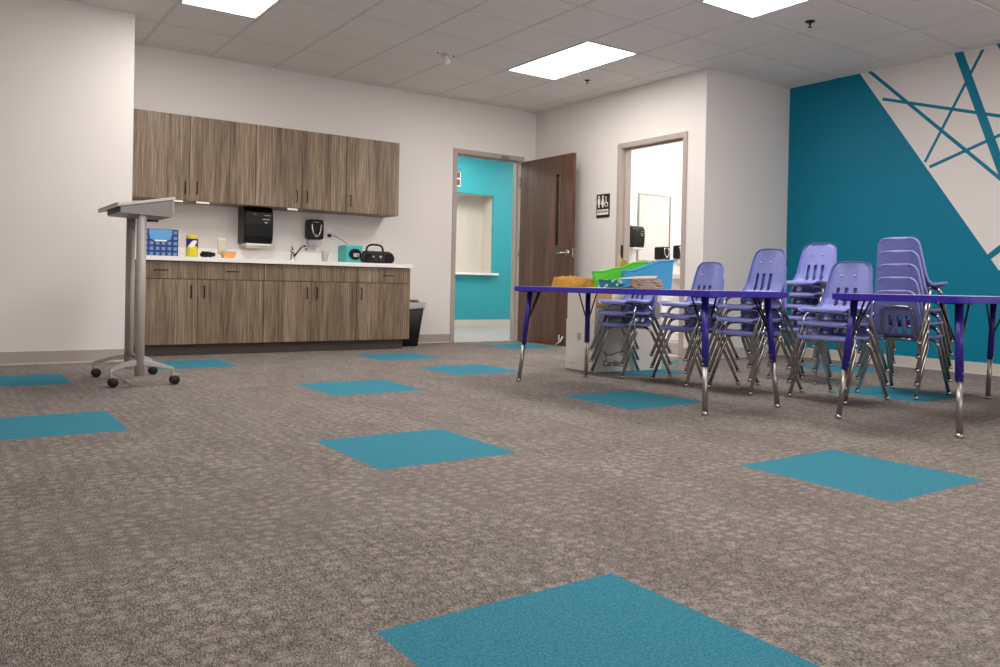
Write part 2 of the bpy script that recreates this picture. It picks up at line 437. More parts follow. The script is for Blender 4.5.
# mural wall: teal field and thin crossing stripes painted into one wall
b = MB(); b.m(0); b.box(X2, X2+.13, YF, YJ, 0, H+.2)
def quad(p, k):                  # polygon on the wall plane, (Y,Z), one paint layer proud
    b.m(1); b.add([(X2-.0006*k, y, z) for y, z in p], [tuple(range(len(p)))])
# boundary runs from (4.45, ceiling) to (3.16, .863) and on to the floor
sl = (4.447-3.161)/(2.752-.863); yb = lambda z: 3.161+(z-.863)*sl
quad([(YJ,0),(YJ,H+.2),(yb(H+.2),H+.2),(yb(0),0)], 1)
def stripe(y0, z0, y1, z1, wd, k, ext=None):
    a, c = Vector((y0, z0)), Vector((y1, z1)); d = (c-a).normalized()
    if ext: c = a+d*ext
    n = Vector((-d.y, d.x))*wd/2
    quad([tuple(a+n), tuple(a-n), tuple(c-n), tuple(c+n)], k)
stripe(4.37, H+.01, 3.180, 1.639, .030, 1.2, 3.2)
stripe(4.223, 2.481, 3.193, 2.159, .028, 1.4, 2.6)
stripe(3.809, 1.846, 3.341, 2.744, .026, 1.6)
stripe(3.767, 1.797, 3.189, 2.001, .028, 1.8, 2.2)
stripe(3.548, H+.02, 3.195, 1.784, .072, 2.0, 2.9)
stripe(3.225, H+.01, 2.60, 1.6, .030, 2.2)
stripe(3.254, 0.985, 3.166, 1.058, .05, 2.4, 1.6)
stripe(3.177, .86, 2.5, 1.05, .03, 2.6)
struct('wall_right', b, [M_wall, M_teal], 'mural wall painted teal with an off white field of crossing teal stripes', 'wall', fix=False)

# baseboards
def base(name, pts, m, hgt=.098, label='vinyl baseboard'):
    b = MB()
    for (x0, y0, x1, y1, nx, ny) in pts:
        d = .006; e = .014
        b.m(0); b.box(min(x0,x1)+min(0,nx*d), max(x0,x1)+max(0,nx*d), min(y0,y1)+min(0,ny*d), max(y0,y1)+max(0,ny*d), .012, hgt)
        b.m(1); b.box(min(x0,x1)+min(0,nx*e), max(x0,x1)+max(0,nx*e), min(y0,y1)+min(0,ny*e), max(y0,y1)+max(0,ny*e), 0, .012)
    return struct(name, b, [m, M_toehighlight], label, 'baseboard')
base('baseboard_left', [(XW, YL, XL, YL, 0, -1), (XL, YL-.006, XL, YL+.25, 1, 0)], M_base, label='greige vinyl baseboard along the left wall')
base('baseboard_back', [(3.94, YB, D1x0-.055, YB, 0, -1), (D1x1+.055, YB, XC, YB, 0, -1)], M_base, label='greige vinyl baseboard under the back wall beside the doorway')
base('baseboard_restroom', [(XC, YB, XC, D2y1+.06, -1, 0), (XC, D2y0-.06, XC, YJ-.006, -1, 0)], M_base, label='greige vinyl baseboard under the restroom sign wall')
base('baseboard_alcove', [(XC, YJ, X2, YJ, 0, -1)], M_baselight, .1, label='pale vinyl baseboard on the short return wall')
base('baseboard_right', [(X2, YJ, X2, YF, -1, 0)], M_baselight, .1, label='pale vinyl baseboard along the teal mural wall')

# ------------------------------------------------------------------ hallway beyond door 1
YH = 10.79
b = MB(); b.box(3.5, 10.5, YB+.13, YH+.6, -.02, -.002); b.box(D1x0, D1x1, YB, YB+.14, -.02, .002); struct('floor_hall', b, M_conc, 'pale grey hard floor of the hallway beyond the door', 'floor')
b = MB(); b.box(3.5, 10.5, YB+.13, YH+.6, H, H+.04); struct('ceiling_hall', b, M_white, 'white ceiling of the hallway', 'ceiling')
b = MB(); b.m(0); wall_open_Y(b, 3.5, 10.5, YH, YH+.05, 6.0, 7.325, .83, 2.095, H+.04)
b.m(1); b.box(7.325, 7.36, YH+.05, YH+.40, .8, 2.13); b.box(5.97, 6.0, YH+.05, YH+.4, .8, 2.13); b.box(6.0, 7.325, YH+.05, YH+.4, 2.095, 2.13); b.box(6.0, 7.325, YH+.33, YH+.37, .8, 2.13)
struct('wall_hall', b, [M_tealhall, M_hallshade], 'bright turquoise hallway wall with a pass-through opening', 'wall')
b = MB(); b.box(3.4, 3.5, YB+.13, YH+.6, 0, H); b.box(10.5, 10.6, YB+.13, YH+.6, 0, H); b.box(XC+.13, 10.5, YB, YB+.13, 0, H); struct('wall_hall_ends', b, M_wall, 'end walls of the hallway, out of the picture', 'wall')
b = MB(); b.box(5.95, 7.40, YH-.07, YH+.33, .815, .85); struct('window_1', b, M_white, 'white sill of the hallway pass-through opening', 'window sill', bev=.004)
b = MB(); b.box(3.5, 10.5, YH-.012, YH, 0, .105); struct('baseboard_hall', b, M_baselight, 'pale baseboard under the turquoise hallway wall', 'baseboard')
b = MB()
for x in (4.4, 6.6, 8.8): b.box(x-.3, x+.3, 9.0, 10.2, H-.006, H-.001)
struct('trim_1', b, M_hallL, 'flat ceiling lights of the hallway', 'ceiling light')
sg = empty('hall_sign', (6.585, YH, 2.30)); tag(sg, 'small brown and white sign on the turquoise hallway wall', 'sign')
b = MB(); b.box(-.09, .095, -.012, 0, -.115, .11); b.build('sign_plate', M_signw, sg)
b = MB(); b.box(-.08, .082, -.016, -.012, .02, .105); b.build('upper_panel', M_brown, sg)
b = MB(); b.box(-.08, .082, -.016, -.012, -.095, -.005); b.build('lower_panel', M_brown, sg)

# ------------------------------------------------------------------ restroom beyond door 2
RY = 7.30
b = MB(); b.box(XC, 9.0, YJ+.12, RY+.1, -.02, -.002); b.box(XC, XC+.14, D2y0, D2y1, -.02, .002); struct('floor_restroom', b, M_conc, 'pale floor of the restroom', 'floor')
b = MB(); b.box(XC+.13, 9.0, YJ+.12, RY+.1, H, H+.04); struct('ceiling_restroom', b, M_white, 'white ceiling of the restroom', 'ceiling')
b = MB(); b.box(XC+.13, 9.0, RY, RY+.1, 0, H+.04); struct('wall_restroom_far', b, M_white, 'white far wall of the restroom with the mirror', 'wall')
b = MB(); b.box(9.0, 9.1, YJ, RY+.1, 0, H+.04); struct('wall_restroom_end', b, M_white, 'white end wall of the restroom', 'wall')
b = MB(); b.box(X2+.13, 9.0, YJ, YJ+.12, 0, H+.04); struct('wall_restroom_near', b, M_white, 'white near wall of the restroom', 'wall')
b = MB(); b.box(6.9, 8.1, 5.9, 6.5, H-.008, H-.001); struct('trim_2', b, M_rest, 'flat ceiling light of the restroom', 'ceiling light')
mr = empty('mirror', (7.39, RY, 1.0)); tag(mr, 'narrow metal framed mirror on the restroom wall', 'mirror')
b = MB(); b.box(-.275, .275, -.012, -.006, .01, .83); b.build('mirror_glass', M_mirror, mr)
b = MB()
for a in ((-.285,-.272,0,.84),(.272,.285,0,.84),(-.272,.272,.827,.84),(-.272,.272,0,.012)): b.box(a[0],a[1],-.02,0,a[2],a[3])
b.build('mirror_frame', M_steel, mr)
bs = empty('sink_basin', (7.95, RY, .86)); tag(bs, 'white wall hung sink glimpsed through the restroom doorway', 'sink')
b = MB(); b.prism(rrect(-.24,.24,-.42,0,.08), 'XY', -.07, 0); b.build('basin', M_white, bs, bev=.01)
b = MB(); b.tube(fillet([(0,-.06,0),(0,-.06,.12),(0,-.18,.10)], .04), .012); b.build('tap', M_chrome, bs)
b = MB(); b.tube([(0,-.15,-.07),(0,-.15,-.25),(0,0,-.3)], .018); b.build('drain_pipe', M_chrome, bs)

# ------------------------------------------------------------------ doors
def frame_parts(root, w_, h, side, depth=.13):
    """frame for an opening 0..w_ wide in a wall lying in local XZ, room side at y<0"""
    b = MB(); f = .052; p = .014
    b.box(-f, 0, -p, depth+p, 0, h+f); b.box(w_, w_+f, -p, depth+p, 0, h+f); b.box(0, w_, -p, depth+p, h, h+f)
    b.box(0, .016, .05, .09, 0, h); b.box(w_-.016, w_, .05, .09, 0, h); b.box(.016, w_-.016, .05, .09, h-.016, h)
    return b.build('door_frame', M_frame, root, bev=.002)
d1 = empty('door_1', (D1x0, YB, 0)); tag(d1, 'greige metal door frame in the back wall with dark walnut door swung open', 'door', kind='structure')
frame_parts(d1, D1x1-D1x0, DH, 1)
LW, LH, LT = .972, 2.143, .045        # open leaf, swung square to the wall
lx = D1x1-D1x0+.002; ly0 = -.016       # leaf occupies x lx..lx+LT, y ly0-LW..ly0
b = MB(); ya, yb_ = ly0-LW, ly0; ga, gb, gz0, gz1 = -.768, -.694, 1.125, 1.93
b.box(lx, lx+LT, ya, ga, .008, LH); b.box(lx, lx+LT, gb, yb_, .008, LH); b.box(lx, lx+LT, ga, gb, .008, gz0); b.box(lx, lx+LT, ga, gb, gz1, LH)
leaf = b.build('door_leaf', M_door, d1)
b = MB()
for s0 in (lx-.004, lx+LT-.002):
    b.box(s0, s0+.006, ga-.012, ga, gz0-.012, gz1+.012); b.box(s0, s0+.006, gb, gb+.012, gz0-.012, gz1+.012)
    b.box(s0, s0+.006, ga, gb, gz0-.012, gz0); b.box(s0, s0+.006, ga, gb, gz1, gz1+.012)
b.build('glass_bead', M_door, leaf)
b = MB(); b.box(lx+.018, lx+.026, ga, gb, gz0, gz1); b.build('door_glass', M_glass, leaf)
for sd, x in ((-1, lx), (1, lx+LT)):
    b = MB(); yy = ya+.065; zz = 1.04
    b.lathe([(.0,0),(.038,.0),(.038,sd*.008),(.030,sd*.016),(.017,sd*.018),(.012,sd*.045),(.0,sd*.047)], (x, yy, zz), 20, 'X', cap=False)
    b.tube(fillet([(x+sd*.035,yy,zz),(x+sd*.062,yy+.004,zz),(x+sd*.064,yy+.13,zz-.004)], .02), .012)
    b.build('lever_handle', M_chrome, leaf)
b = MB(); b.box(lx+.012, lx+LT-.012, ya-.002, ya+.001, .99, 1.09); b.build('latch_plate', M_steel, leaf)
for z in (.25, 1.07, 1.9):
    b = MB(); b.tube([(lx-.006, ly0+.012, z-.055),(lx-.006, ly0+.012, z+.055)], .007); b.build('hinge', M_steel, leaf)
b = MB(); b.obox((lx-.018, ya+.16, .09), (.004,0,0), (0,.006,.0), (0,0,.03)); b.tube([(lx-.014, ya+.10, .105),(lx-.018, ya+.135, .055),(lx-.03, ya+.20, .008)], .009)
b.build('door_stop', M_signw, leaf)
b = MB(); b.box(.60, .70, -.045, -.014, DH+.010, DH+.036); b.build('door_closer_bracket', M_steel, d1)

d2 = empty('door_2', (XC, D2y1, 0), -PI/2); tag(d2, 'greige metal door frame of the restroom doorway', 'door', kind='structure')
frame_parts(d2, D2y1-D2y0, DH2, 1)
b = MB(); b.box(.0, .003, .012, .045, .98, 1.12); b.build('strike_plate', M_bronze, d2)

# ------------------------------------------------------------------ restroom sign
sx = XC
sg = empty('restroom_sign', (sx, 6.652, 1.555)); tag(sg, 'dark restroom plaque with white figures between the two doorways', 'sign')
b = MB(); b.prism(rrect(-.104,.104,-.128,.128,.008), 'YZ', -.008, 0); b.build('plaque', M_sign, sg)
b = MB()
def disc(cy, cz, r, n=14): b.prism([(cy+r*math.cos(2*PI*k/n), cz+r*math.sin(2*PI*k/n)) for k in range(n)], 'YZ', -.0105, -.008)
disc(.062, .098, .014); b.prism([(.078,.08),(.046,.08),(.040,.02),(.050,.02),(.053,-.02),(.071,-.02),(.074,.02),(.084,.02)][::-1], 'YZ', -.0105, -.008)
b.build('man_figure', M_signw, sg)
b = MB(); disc(.0, .098, .014); b.prism([(.012,.08),(-.012,.08),(-.026,.01),(-.012,.01),(-.01,-.02),(.01,-.02),(.012,.01),(.026,.01)][::-1], 'YZ', -.0105, -.008)
b.build('woman_figure', M_signw, sg)
b = MB(); disc(-.048, .088, .010)
b.prism([(-.044,.075),(-.054,.075),(-.058,.035),(-.078,.035),(-.086,.0),(-.078,-.002),(-.07,.024),(-.05,.024)], 'YZ', -.0105, -.008)
n = 16; ring = [(-.056+.024*math.cos(2*PI*k/n), .012+.024*math.sin(2*PI*k/n)) for k in range(n)]
b.tube([(-.0095, y, z) for y, z in ring]+[(-.0095,)+ring[0]], .0035, 6)
b.build('wheelchair_figure', M_signw, sg)
b = MB(); b.box(-.0105,-.008,-.088,.088,-.098,-.04); b.build('text_panel', M_signw, sg)
Mx = Matrix.Translation((-.0115, 0, -.066)) @ Matrix.Rotation(-PI/2, 4, 'Z') @ Matrix.Rotation(PI/2, 4, 'X')
text_mesh('lettering', 'RESTROOM', .031, M_sign, sg, Mx, .0005, bold=.0008)

# ------------------------------------------------------------------ cabinets
YU = YB-.33; YLo = YB-.61
def bar_handle(parent, x, y, z, vert=True, ln=.105):
    b = MB(); o = -.026; h = ln/2
    if vert: p = [(x,y,z-h),(x,y+o,z-h),(x,y+o,z+h),(x,y,z+h)]
    else: p = [(x-h,y,z),(x-h,y+o,z),(x+h,y+o,z),(x+h,y,z)]
    b.tube(fillet(p, .012, 4), .0048, 8)
    return b.build('handle', M_bronze, parent)
def upper(x0, x1, doors, handles, label, tags=()):
    root = empty('wall_cabinet', (x0, YB, 1.365)); tag(root, label, 'cabinet', 'upper wood grain cabinets')
    w_ = x1-x0; z1 = 2.125-1.365; d = .33-.02; b = MB(); t = .016
    b.box(0,t,-d,-.003,0,z1); b.box(w_-t,w_,-d,-.003,0,z1); b.box(t,w_-t,-d,-.003,z1-t,z1); b.box(t,w_-t,-d,-.003,.0,t); b.box(t,w_-t,-.02,-.003,t,z1-t); b.box(t,w_-t,-d+.02,-.02,.36,.376)
    b.build('cabinet_body', M_cabdark if 0 else M_cab, root)
    for k, (a, c) in enumerate(doors):
        b = MB(); b.box(a-x0+.0018, c-x0-.0018, -.33, -d-.001, .002, z1-.002); dr = b.build('door', M_cab, root, bev=.0012, seg=1)
        hx = handles[k]-x0; bar_handle(dr, hx, -.33, .118)
    for a, c in tags:
        b = MB(); b.box(a-x0, c-x0, -.33, -.325, -.018, -.001); q = b.build('label_strip', M_signw, root); q['label'] = 'small white label strip under the cabinet edge'
upper(1.272, 2.434, [(1.272,1.842),(1.842,2.434)], [1.805,1.905], 'wide two door upper cabinet of driftwood laminate at the left wall', [(1.66,1.79),(1.905,2.02)])
upper(2.436, 3.349, [(2.436,2.890),(2.890,3.349)], [2.835,2.935], 'two door upper cabinet in the middle, above the towel and soap dispensers', [(2.75,2.85)])
upper(3.351, 3.940, [(3.351,3.940)], [3.392], 'single door upper cabinet at the right end of the row')
def lower(x0, x1, cols, label):
    root = empty('base_cabinet', (x0, YB, 0)); tag(root, label, 'cabinet', 'lower wood grain cabinets')
    w_ = x1-x0; d = .59; t = .016; b = MB()
    b.box(0,t,-d,-.003,.098,.819); b.box(w_-t,w_,-d,-.003,.098,.819); b.box(t,w_-t,-d,-.003,.098,.114); b.box(t,w_-t,-.02,-.003,.114,.819); b.box(t,w_-t,-d,-d+.08,.803,.819); b.box(t,w_-t,-d,-d+.02,.655,.672)
    b.build('cabinet_body', M_cab, root)
    b = MB(); b.box(.0, w_-(.04 if x1 > 3.9 else 0), -.54, -.52, 0, .098); b.build('toe_kick', M_kick, root)
    for (a, c, hx, dh) in cols:
        b = MB(); b.box(a-x0+.0018, c-x0-.0018, -.61, -d-.001, .100, .660); dr = b.build('door', M_cab, root, bev=.0012, seg=1)
        bar_handle(dr, hx-x0, -.61, .555)
        b = MB(); b.box(a-x0+.0018, c-x0-.0018, -.61, -d-.001, .665, .812)
        dw = b.build('drawer' if dh else 'false_front', M_cab, root, bev=.0012, seg=1)
        if dh: bar_handle(dw, dh-x0, -.61, .738, False)
lower(1.272, 2.439, [(1.272,1.857,1.80,1.555),(1.857,2.439,1.91,2.155)], 'two door base cabinet with two drawers at the left end of the counter')
lower(2.441, 3.354, [(2.441,2.896,2.846,None),(2.896,3.354,2.943,None)], 'base cabinet under the sink with two doors and blank fronts')
lower(3.356, 3.944, [(3.356,3.944,3.40,3.69)], 'single door base cabinet with one drawer beside the black bin')
ct = empty('countertop', (1.27, YB, .82)); tag(ct, 'long white laminate countertop over the base cabinets', 'countertop')
b = MB(); W_ = 2.685; sx0, sx1, sy0, sy1 = 1.32, 1.84, -.52, -.12
b.box(0, sx0, -.64, -.001, 0, .037); b.box(sx1, W_, -.64, -.001, 0, .037); b.box(sx0, sx1, -.64, sy0, 0, .037); b.box(sx0, sx1, sy1, -.001, 0, .037)
b.build('worktop', M_counter, ct)
b = MB(); b.box(0, W_, -.02, -.001, .037, .137); b.build('backsplash', M_counter, ct)
sk = MB(); sk.box(sx0-.012, sx0+.01, sy0, sy1, .037, .040); sk.box(sx1-.01, sx1+.012, sy0, sy1, .037, .040); sk.box(sx0-.012, sx1+.012, sy0-.012, sy0+.008, .037, .040); sk.box(sx0-.012, sx1+.012, sy1-.008, sy1+.012, .037, .040)
sk.box(sx0, sx0+.004, sy0, sy1, -.12, .037); sk.box(sx1-.004, sx1, sy0, sy1, -.12, .037); sk.box(sx0, sx1, sy0, sy0+.004, -.12, .037); sk.box(sx0, sx1, sy1-.004, sy1, -.12, .037); sk.box(sx0, sx1, sy0, sy1, -.124, -.12)
sk.build('sink_bowl', M_steel, ct)
ZC = .857
# faucet
f = empty('faucet', (2.895, YB-.09, ZC)); tag(f, 'chrome single lever faucet behind the counter sink', 'faucet')
b = MB(); b.lathe([(.026,0),(.026,.01),(.02,.018),(.019,.09),(.022,.10),(.016,.118),(.0,.122)], n=18, cap=False); b.build('faucet_body', M_chrome, f)
b = MB(); b.tube(fillet([(.012,-.01,.05),(.05,-.12,.15),(.066,-.17,.155),(.07,-.19,.115)], .04), .011, 10); b.build('spout', M_chrome, f)
b = MB(); b.tube([(0,0,.118),(0,.006,.15),(.006,-.004,.185)], [.008,.009,.006], 8); b.build('lever', M_chrome, f)
# paper towel dispensers
def towel(loc, rz, label, sc=1.0):
    t = empty('towel_dispenser', loc, rz); t.scale = (sc,)*3; tag(t, label, 'towel dispenser')
    b = MB(); prof = [(0,.03),(0,.40),(-.12,.40),(-.18,.385),(-.215,.33),(-.222,.22),(-.215,.10),(-.20,.045),(-.18,.03)]
    b.prism(prof, 'YZ', -.14, .14); b.build('cover', M_black, t, bev=.016, seg=4)
    b = MB(); b.box(-.115, .125, -.205, -.02, .012, .031); b.box(-.105, .12, -.15, -.146, -.012, .02); b.build('paper_towel', M_paper, t)
    for q in ((.045,.11,-.2225,-.214,.300,.306),(-.06,-.03,-.221,-.212,.306,.311),(.03,.10,-.2245,-.215,.26,.268)):
        b = MB(); b.box(*q); b.build('indicator_mark', M_bag, t)
    b = MB(); b.prism([(.045,.240),(.085,.240),(.065,.222)][::-1], 'XZ', -.2255, -.218); b.build('arrow_mark', M_bag, t)
    return t
towel((2.515, YB, .985), 0, 'black paper towel dispenser on the wall between the cabinets')
towel((6.99, RY, 1.135), 0, 'black paper towel dispenser inside the restroom beside the mirror', .72)
def soap(loc, rz, label, sc=1.0):
    t = empty('soap_dispenser', loc, rz); t.scale = (sc*1.12,sc,sc); tag(t, label, 'soap dispenser')
    b = MB(); b.prism(rrect(-.075,.075,.075,.275,.025), 'XZ', -.10, 0); b.build('housing', M_black, t, bev=.012, seg=3)
    b = MB(); b.prism(rrect(-.062,.062,.0,.075,.02), 'XZ', -.085, 0); b.build('clear_reservoir', M_clear, t, bev=.01)
    b = MB()
    pts = [(-.045,-.105,.25),(-.043,-.108,.19),(-.03,-.109,.13),(0,-.11,.095),(.03,-.109,.13),(.043,-.108,.19),(.045,-.105,.25)]
    b.tube(fillet(pts, .03), .0085, 8); b.tube([(-.045,-.105,.25),(.045,-.105,.25)], .006, 8); b.build('chrome_trim', M_chrome, t)
    b = MB(); b.lathe([(.0,-.101),(.010,-.101),(.010,-.107),(0,-.109)], (0,0,.125), 12, 'Y', cap=False); b.build('sensor_button', M_chrome, t)
    b = MB(); b.tube([(0,-.05,.0),(0,-.055,-.02)], .012); b.build('nozzle', M_silver, t)
    return t
soap((3.135, YB, 1.015), 0, 'black soap dispenser with silver oval trim above the counter')
soap((7.54, RY-.005, .972), 0, 'black dispenser shape standing in for a reflection, lower right of the restroom mirror', .80)  # solid body added in place of a dark mirror reflection
soap((7.82, RY, .985), 0, 'black and silver soap dispenser right of the restroom mirror', .86)
# outlet, plug, cord
o_ = empty('wall_outlet', (3.316, YB, 1.165)); tag(o_, 'white double outlet plate on the wall above the counter', 'outlet')
b = MB(); b.prism(rrect(-.036,.036,-.058,.058,.004), 'XZ', -.006, 0); b.build('cover_plate', M_paper, o_)
b = MB(); b.prism(rrect(-.017,.017,.008,.036,.01), 'XZ', -.008, -.006); b.prism(rrect(-.017,.017,-.036,-.008,.01), 'XZ', -.008, -.006); b.build('sockets', M_signw, o_)
pc = empty('power_cord', (3.30, YB, 1.12)); tag(pc, 'black plug and cord running from the outlet to the turquoise radio', 'cord')
b = MB(); b.lathe([(.0,-.045),(.014,-.045),(.018,-.02),(.018,-.009)], (0.01,0,0.022), 12, 'Y'); b.build('plug', M_blackmatt, pc)
b = MB(); b.tube(fillet([(.01,-.045,.022),(.05,-.09,.012),(.12,-.15,-.04),(.16,-.18,-.09),(.165,-.19,-.115)], .05), .0032, 6); b.build('cord', M_blackmatt, pc)
# turquoise radio
r = empty('cube_radio', (3.42, YB-.30, ZC)); tag(r, 'turquoise cube shaped radio with a black oval dial on the counter', 'radio')
b = MB(); b.box(-.092,.092,-.10,.10,.004,.178); b.build('case', M_tealbox, r, bev=.008)
b = MB(); b.prism([(.006+.066*math.cos(a), .088+.056*math.sin(a)) for a in [2*PI*k/24 for k in range(24)]], 'XZ', -.112, -.10); b.build('dial', M_black, r, bev=.003)
b = MB(); b.prism(rrect(-.016,.046,.062,.098,.008), 'XZ', -.116, -.111); b.build('display', M_silver, r)
b = MB(); b.tube([(.028,-.112,.078),(.028,-.12,.078)], .010, 12); b.build('knob', M_chrome, r)
for sx_ in (-.07,.07):
    for sy_ in (-.08,.08):
        b = MB(); b.lathe([(.01,0),(.01,.006)], (sx_,sy_,0), 10); b.build('foot', M_blackmatt, r)
# boombox
r = empty('boombox', (3.672, YB-.34, ZC)); tag(r, 'black portable stereo with arched handle and antenna on the counter', 'stereo')
b = MB(); prof = [(-.165,.01),(-.185,.03),(-.188,.07),(-.165,.11),(-.12,.128),(.12,.128),(.165,.11),(.188,.07),(.185,.03),(.165,.01)]
b.prism(prof, 'XZ', -.09, .09); b.build('case', M_blackmatt, r, bev=.02, seg=4)
b = MB(); b.tube(fillet([(-.095,0,.12),(-.088,0,.175),(-.04,0,.197),(.04,0,.197),(.088,0,.175),(.095,0,.12)], .05), .0105, 10); b.build('carry_handle', M_blackmatt, r)
for sx_ in (-.115, .115):
    b = MB(); b.lathe([(0,-.096),(.035,-.094),(.045,-.098),(.05,-.088)], (sx_,0,.062), 20, 'Y', cap=False); b.build('speaker_cone', M_black, r)
b = MB(); b.lathe([(0,-.106),(.014,-.104),(.016,-.088)], (.02,0,.07), 14, 'Y', cap=False); b.build('volume_knob', M_chrome, r)
b = MB(); b.lathe([(0,-.104),(.009,-.102),(.010,-.088)], (-.06,0,.07), 12, 'Y', cap=False); b.build('tuning_knob', M_silver, r)
b = MB(); b.tube([(.10,.05,.12),(.105,.05,.24)], .0022, 6); b.build('antenna', M_steel, r)
# clear cup
r = empty('plastic_cup', (3.17, YB-.25, ZC)); tag(r, 'clear plastic cup on the counter left of the turquoise radio', 'cup')
b = MB(); b.lathe([(.0,.003),(.028,.002),(.040,.11),(.042,.112),(.0385,.11),(.027,.006),(0,.006)], n=20, cap=False); b.build('cup_wall', M_clear, r)
b = MB(); b.lathe([(.042,.111),(.044,.113),(.042,.115),(.039,.113)], n=20, cap=False); b.build('cup_rim', M_paper, r)
# blue advent style box
r = empty('game_box', (1.595, YB-.36, ZC)); tag(r, 'navy blue boxed game with a grid of pale squares, standing on the counter', 'box')
b = MB(); b.box(-.147,.147,-.03,.03,0,.238); b.build('carton', M_gamecard, r, bev=.002, seg=1)
b = MB(); b.prism([(-.095,.234),(.095,.234),(.095,.19),(.065,.142),(-.065,.142),(-.095,.19)][::-1], 'XZ', -.0335, -.03); b.build('title_panel', M_ltblue, r)
b = MB(); b.box(-.05,.05,-.035,-.0335,.132,.143); b.build('white_band', M_signw, r)
# canister
r = empty('wipes_canister', (1.866, YB-.36, ZC)); tag(r, 'yellow cleaning wipes canister with purple and white label', 'canister')
b = MB(); b.lathe([(.049,0),(.051,.004),(.051,.172),(.049,.176)], n=28); b.build('canister_body', M_yellow, r)
b = MB(); b.lathe([(.050,.176),(.052,.180),(.052,.194),(.046,.199)], n=28); b.build('lid', M_yellow, r)
def wrap(mb, poly, r_, sub=8):          # polygon (angle, z) wrapped around a cylinder, thin band of quads
    for k in range(sub):
        pass
b = MB(); n = 24; rows = []
for k in range(n+1):
    a = -PI*.98+PI*.96*k/n; zt = .168; zb_ = .085+.05*math.sin((k/n)*PI*1.1+.2)*(1 if k < n*.5 else .8)+.02*(k/n)
    zb_ -= .022; rows.append(((.0516*math.cos(a), .0516*math.sin(a), zt), (.0516*math.cos(a), .0516*math.sin(a), zb_)))
vs = [p for q in rows for p in q]; b.add(vs, [(2*k,2*k+1,2*k+3,2*k+2) for k in range(n)], True); b.build('purple_label', M_purple, r, fix=False)
b = MB(); rows = []
for k in range(n+1):
    u = k/n; a = -PI*.78+PI*.5*u; zc_ = .095+.05*u; hw = .026*math.sin(PI*u)+.002
    rows.append(((.0521*math.cos(a), .0521*math.sin(a), zc_+hw), (.0521*math.cos(a), .0521*math.sin(a), zc_-hw)))
vs = [p for q in rows for p in q]; b.add(vs, [(2*k,2*k+1,2*k+3,2*k+2) for k in range(n)], True); b.build('white_swoosh', M_signw, r, fix=False)
# tangled dark cord
random.seed(4); b = MB(); P = []
for k in range(90):
    a = k*.62; rr = .045+.012*math.sin(k*.37); P.append((rr*math.cos(a)*1.15, rr*.7*math.sin(a), .008+.016*(1+math.sin(k*1.31+.4))+.0002*k))
b.tube(P, .0055, 6); o = b.build('tangled_cable', M_blackmatt, loc=(2.005, YB-.36, ZC)); tag(o, 'small dark tangled cable heap on the counter beside the wipes', 'cable')
# orange dish and packet
r = empty('orange_dish', (2.185, YB-.36, ZC)); tag(r, 'small orange square dish on the counter below the towel dispenser', 'dish')
b = MB()
def frus(mb, w0, w1, z0, z1, d0, d1):
    mb.add([(-w0,-d0,z0),(w0,-d0,z0),(w0,d0,z0),(-w0,d0,z0),(-w1,-d1,z1),(w1,-d1,z1),(w1,d1,z1),(-w1,d1,z1)], [(3,2,1,0),(0,1,5,4),(1,2,6,5),(2,3,7,6),(3,0,4,7)])
frus(b, .045, .06, 0, .062, .04, .055); o = b.build('dish_wall', M_orange, r, fix=False); sm = o.modifiers.new('s', 'SOLIDIFY'); sm.thickness = .004
b = MB()
for a in ((-.064,.064,-.059,-.053),(-.064,.064,.053,.059)): b.box(a[0],a[1],a[2],a[3],.060,.066)
for a in ((-.064,-.058),(.058,.064)): b.box(a[0],a[1],-.053,.053,.060,.066)
b.build('dish_rim', M_orange, r, bev=.002)
b = MB(); N = 6; vs = []
for i in range(N+1):
    for j in range(N+1):
        u, v = i/N, j/N; vs.append((-.045+.08*u-.02*v, -.004*math.sin(PI*u)*2-.03*v+.01, .0+.15*v+.004*math.sin(u*6)))
b.add(vs, [(i*(N+1)+j,(i+1)*(N+1)+j,(i+1)*(N+1)+j+1,i*(N+1)+j+1) for i in range(N) for j in range(N)], True)
o = b.build('paper_packet', mat('pale_packet', (214, 214, 196), .6), loc=(2.140, YB-.37, ZC+.035), fix=False); sm = o.modifiers.new('s', 'SOLIDIFY'); sm.thickness = .008
tag(o, 'pale folded packet leaning in the orange dish', 'packet')

# ------------------------------------------------------------------ waste bin
r = empty('waste_bin', (4.115, 7.69, 0)); tag(r, 'tapered black waste bin at the right end of the cabinets', 'bin')
b = MB()
def ring(w_, d_, z, rr=.03): return [(x, y, z) for x, y in rrect(-w_, w_, -d_, d_, rr, 4)]
R0, R1 = ring(.095,.115,0), ring(.148,.165,.455,.04); n = len(R0)
b.add(R0+R1, [(i,(i+1)%n,n+(i+1)%n,n+i) for i in range(n)]+[tuple(range(n))[::-1]], True); o = b.build('bin_body', M_blackmatt, r, fix=False); sm = o.modifiers.new('s', 'SOLIDIFY'); sm.thickness = .004
b = MB(); A = [Vector(v) for v in ring(.149,.166,.395,.04)]; B_ = [Vector(v) for v in ring(.158,.175,.460,.04)]; D_ = [Vector(v) for v in ring(.142,.159,.465,.04)]; E_ = [Vector(v) for v in ring(.125,.142,.36,.04)]
random.seed(2)
for L_ in (A,): 
    for v in L_: v.z += random.uniform(-.012,.012); v.x *= 1.01
vs = A+B_+D_+E_; b.add(vs, [(k*n+i,k*n+(i+1)%n,(k+1)*n+(i+1)%n,(k+1)*n+i) for k in range(3) for i in range(n)], True); b.build('bin_liner', M_bag, r, fix=False)
b = MB(); vs = []; n2 = 16
for k, (rr, z) in enumerate(((.15,.455),(.13,.480),(.09,.472),(.04,.482),(0.001,.476))):
    for i in range(n2): a = 2*PI*i/n2; vs.append((rr*math.cos(a)*.95, rr*1.08*math.sin(a), z+random.uniform(-.012,.012)))
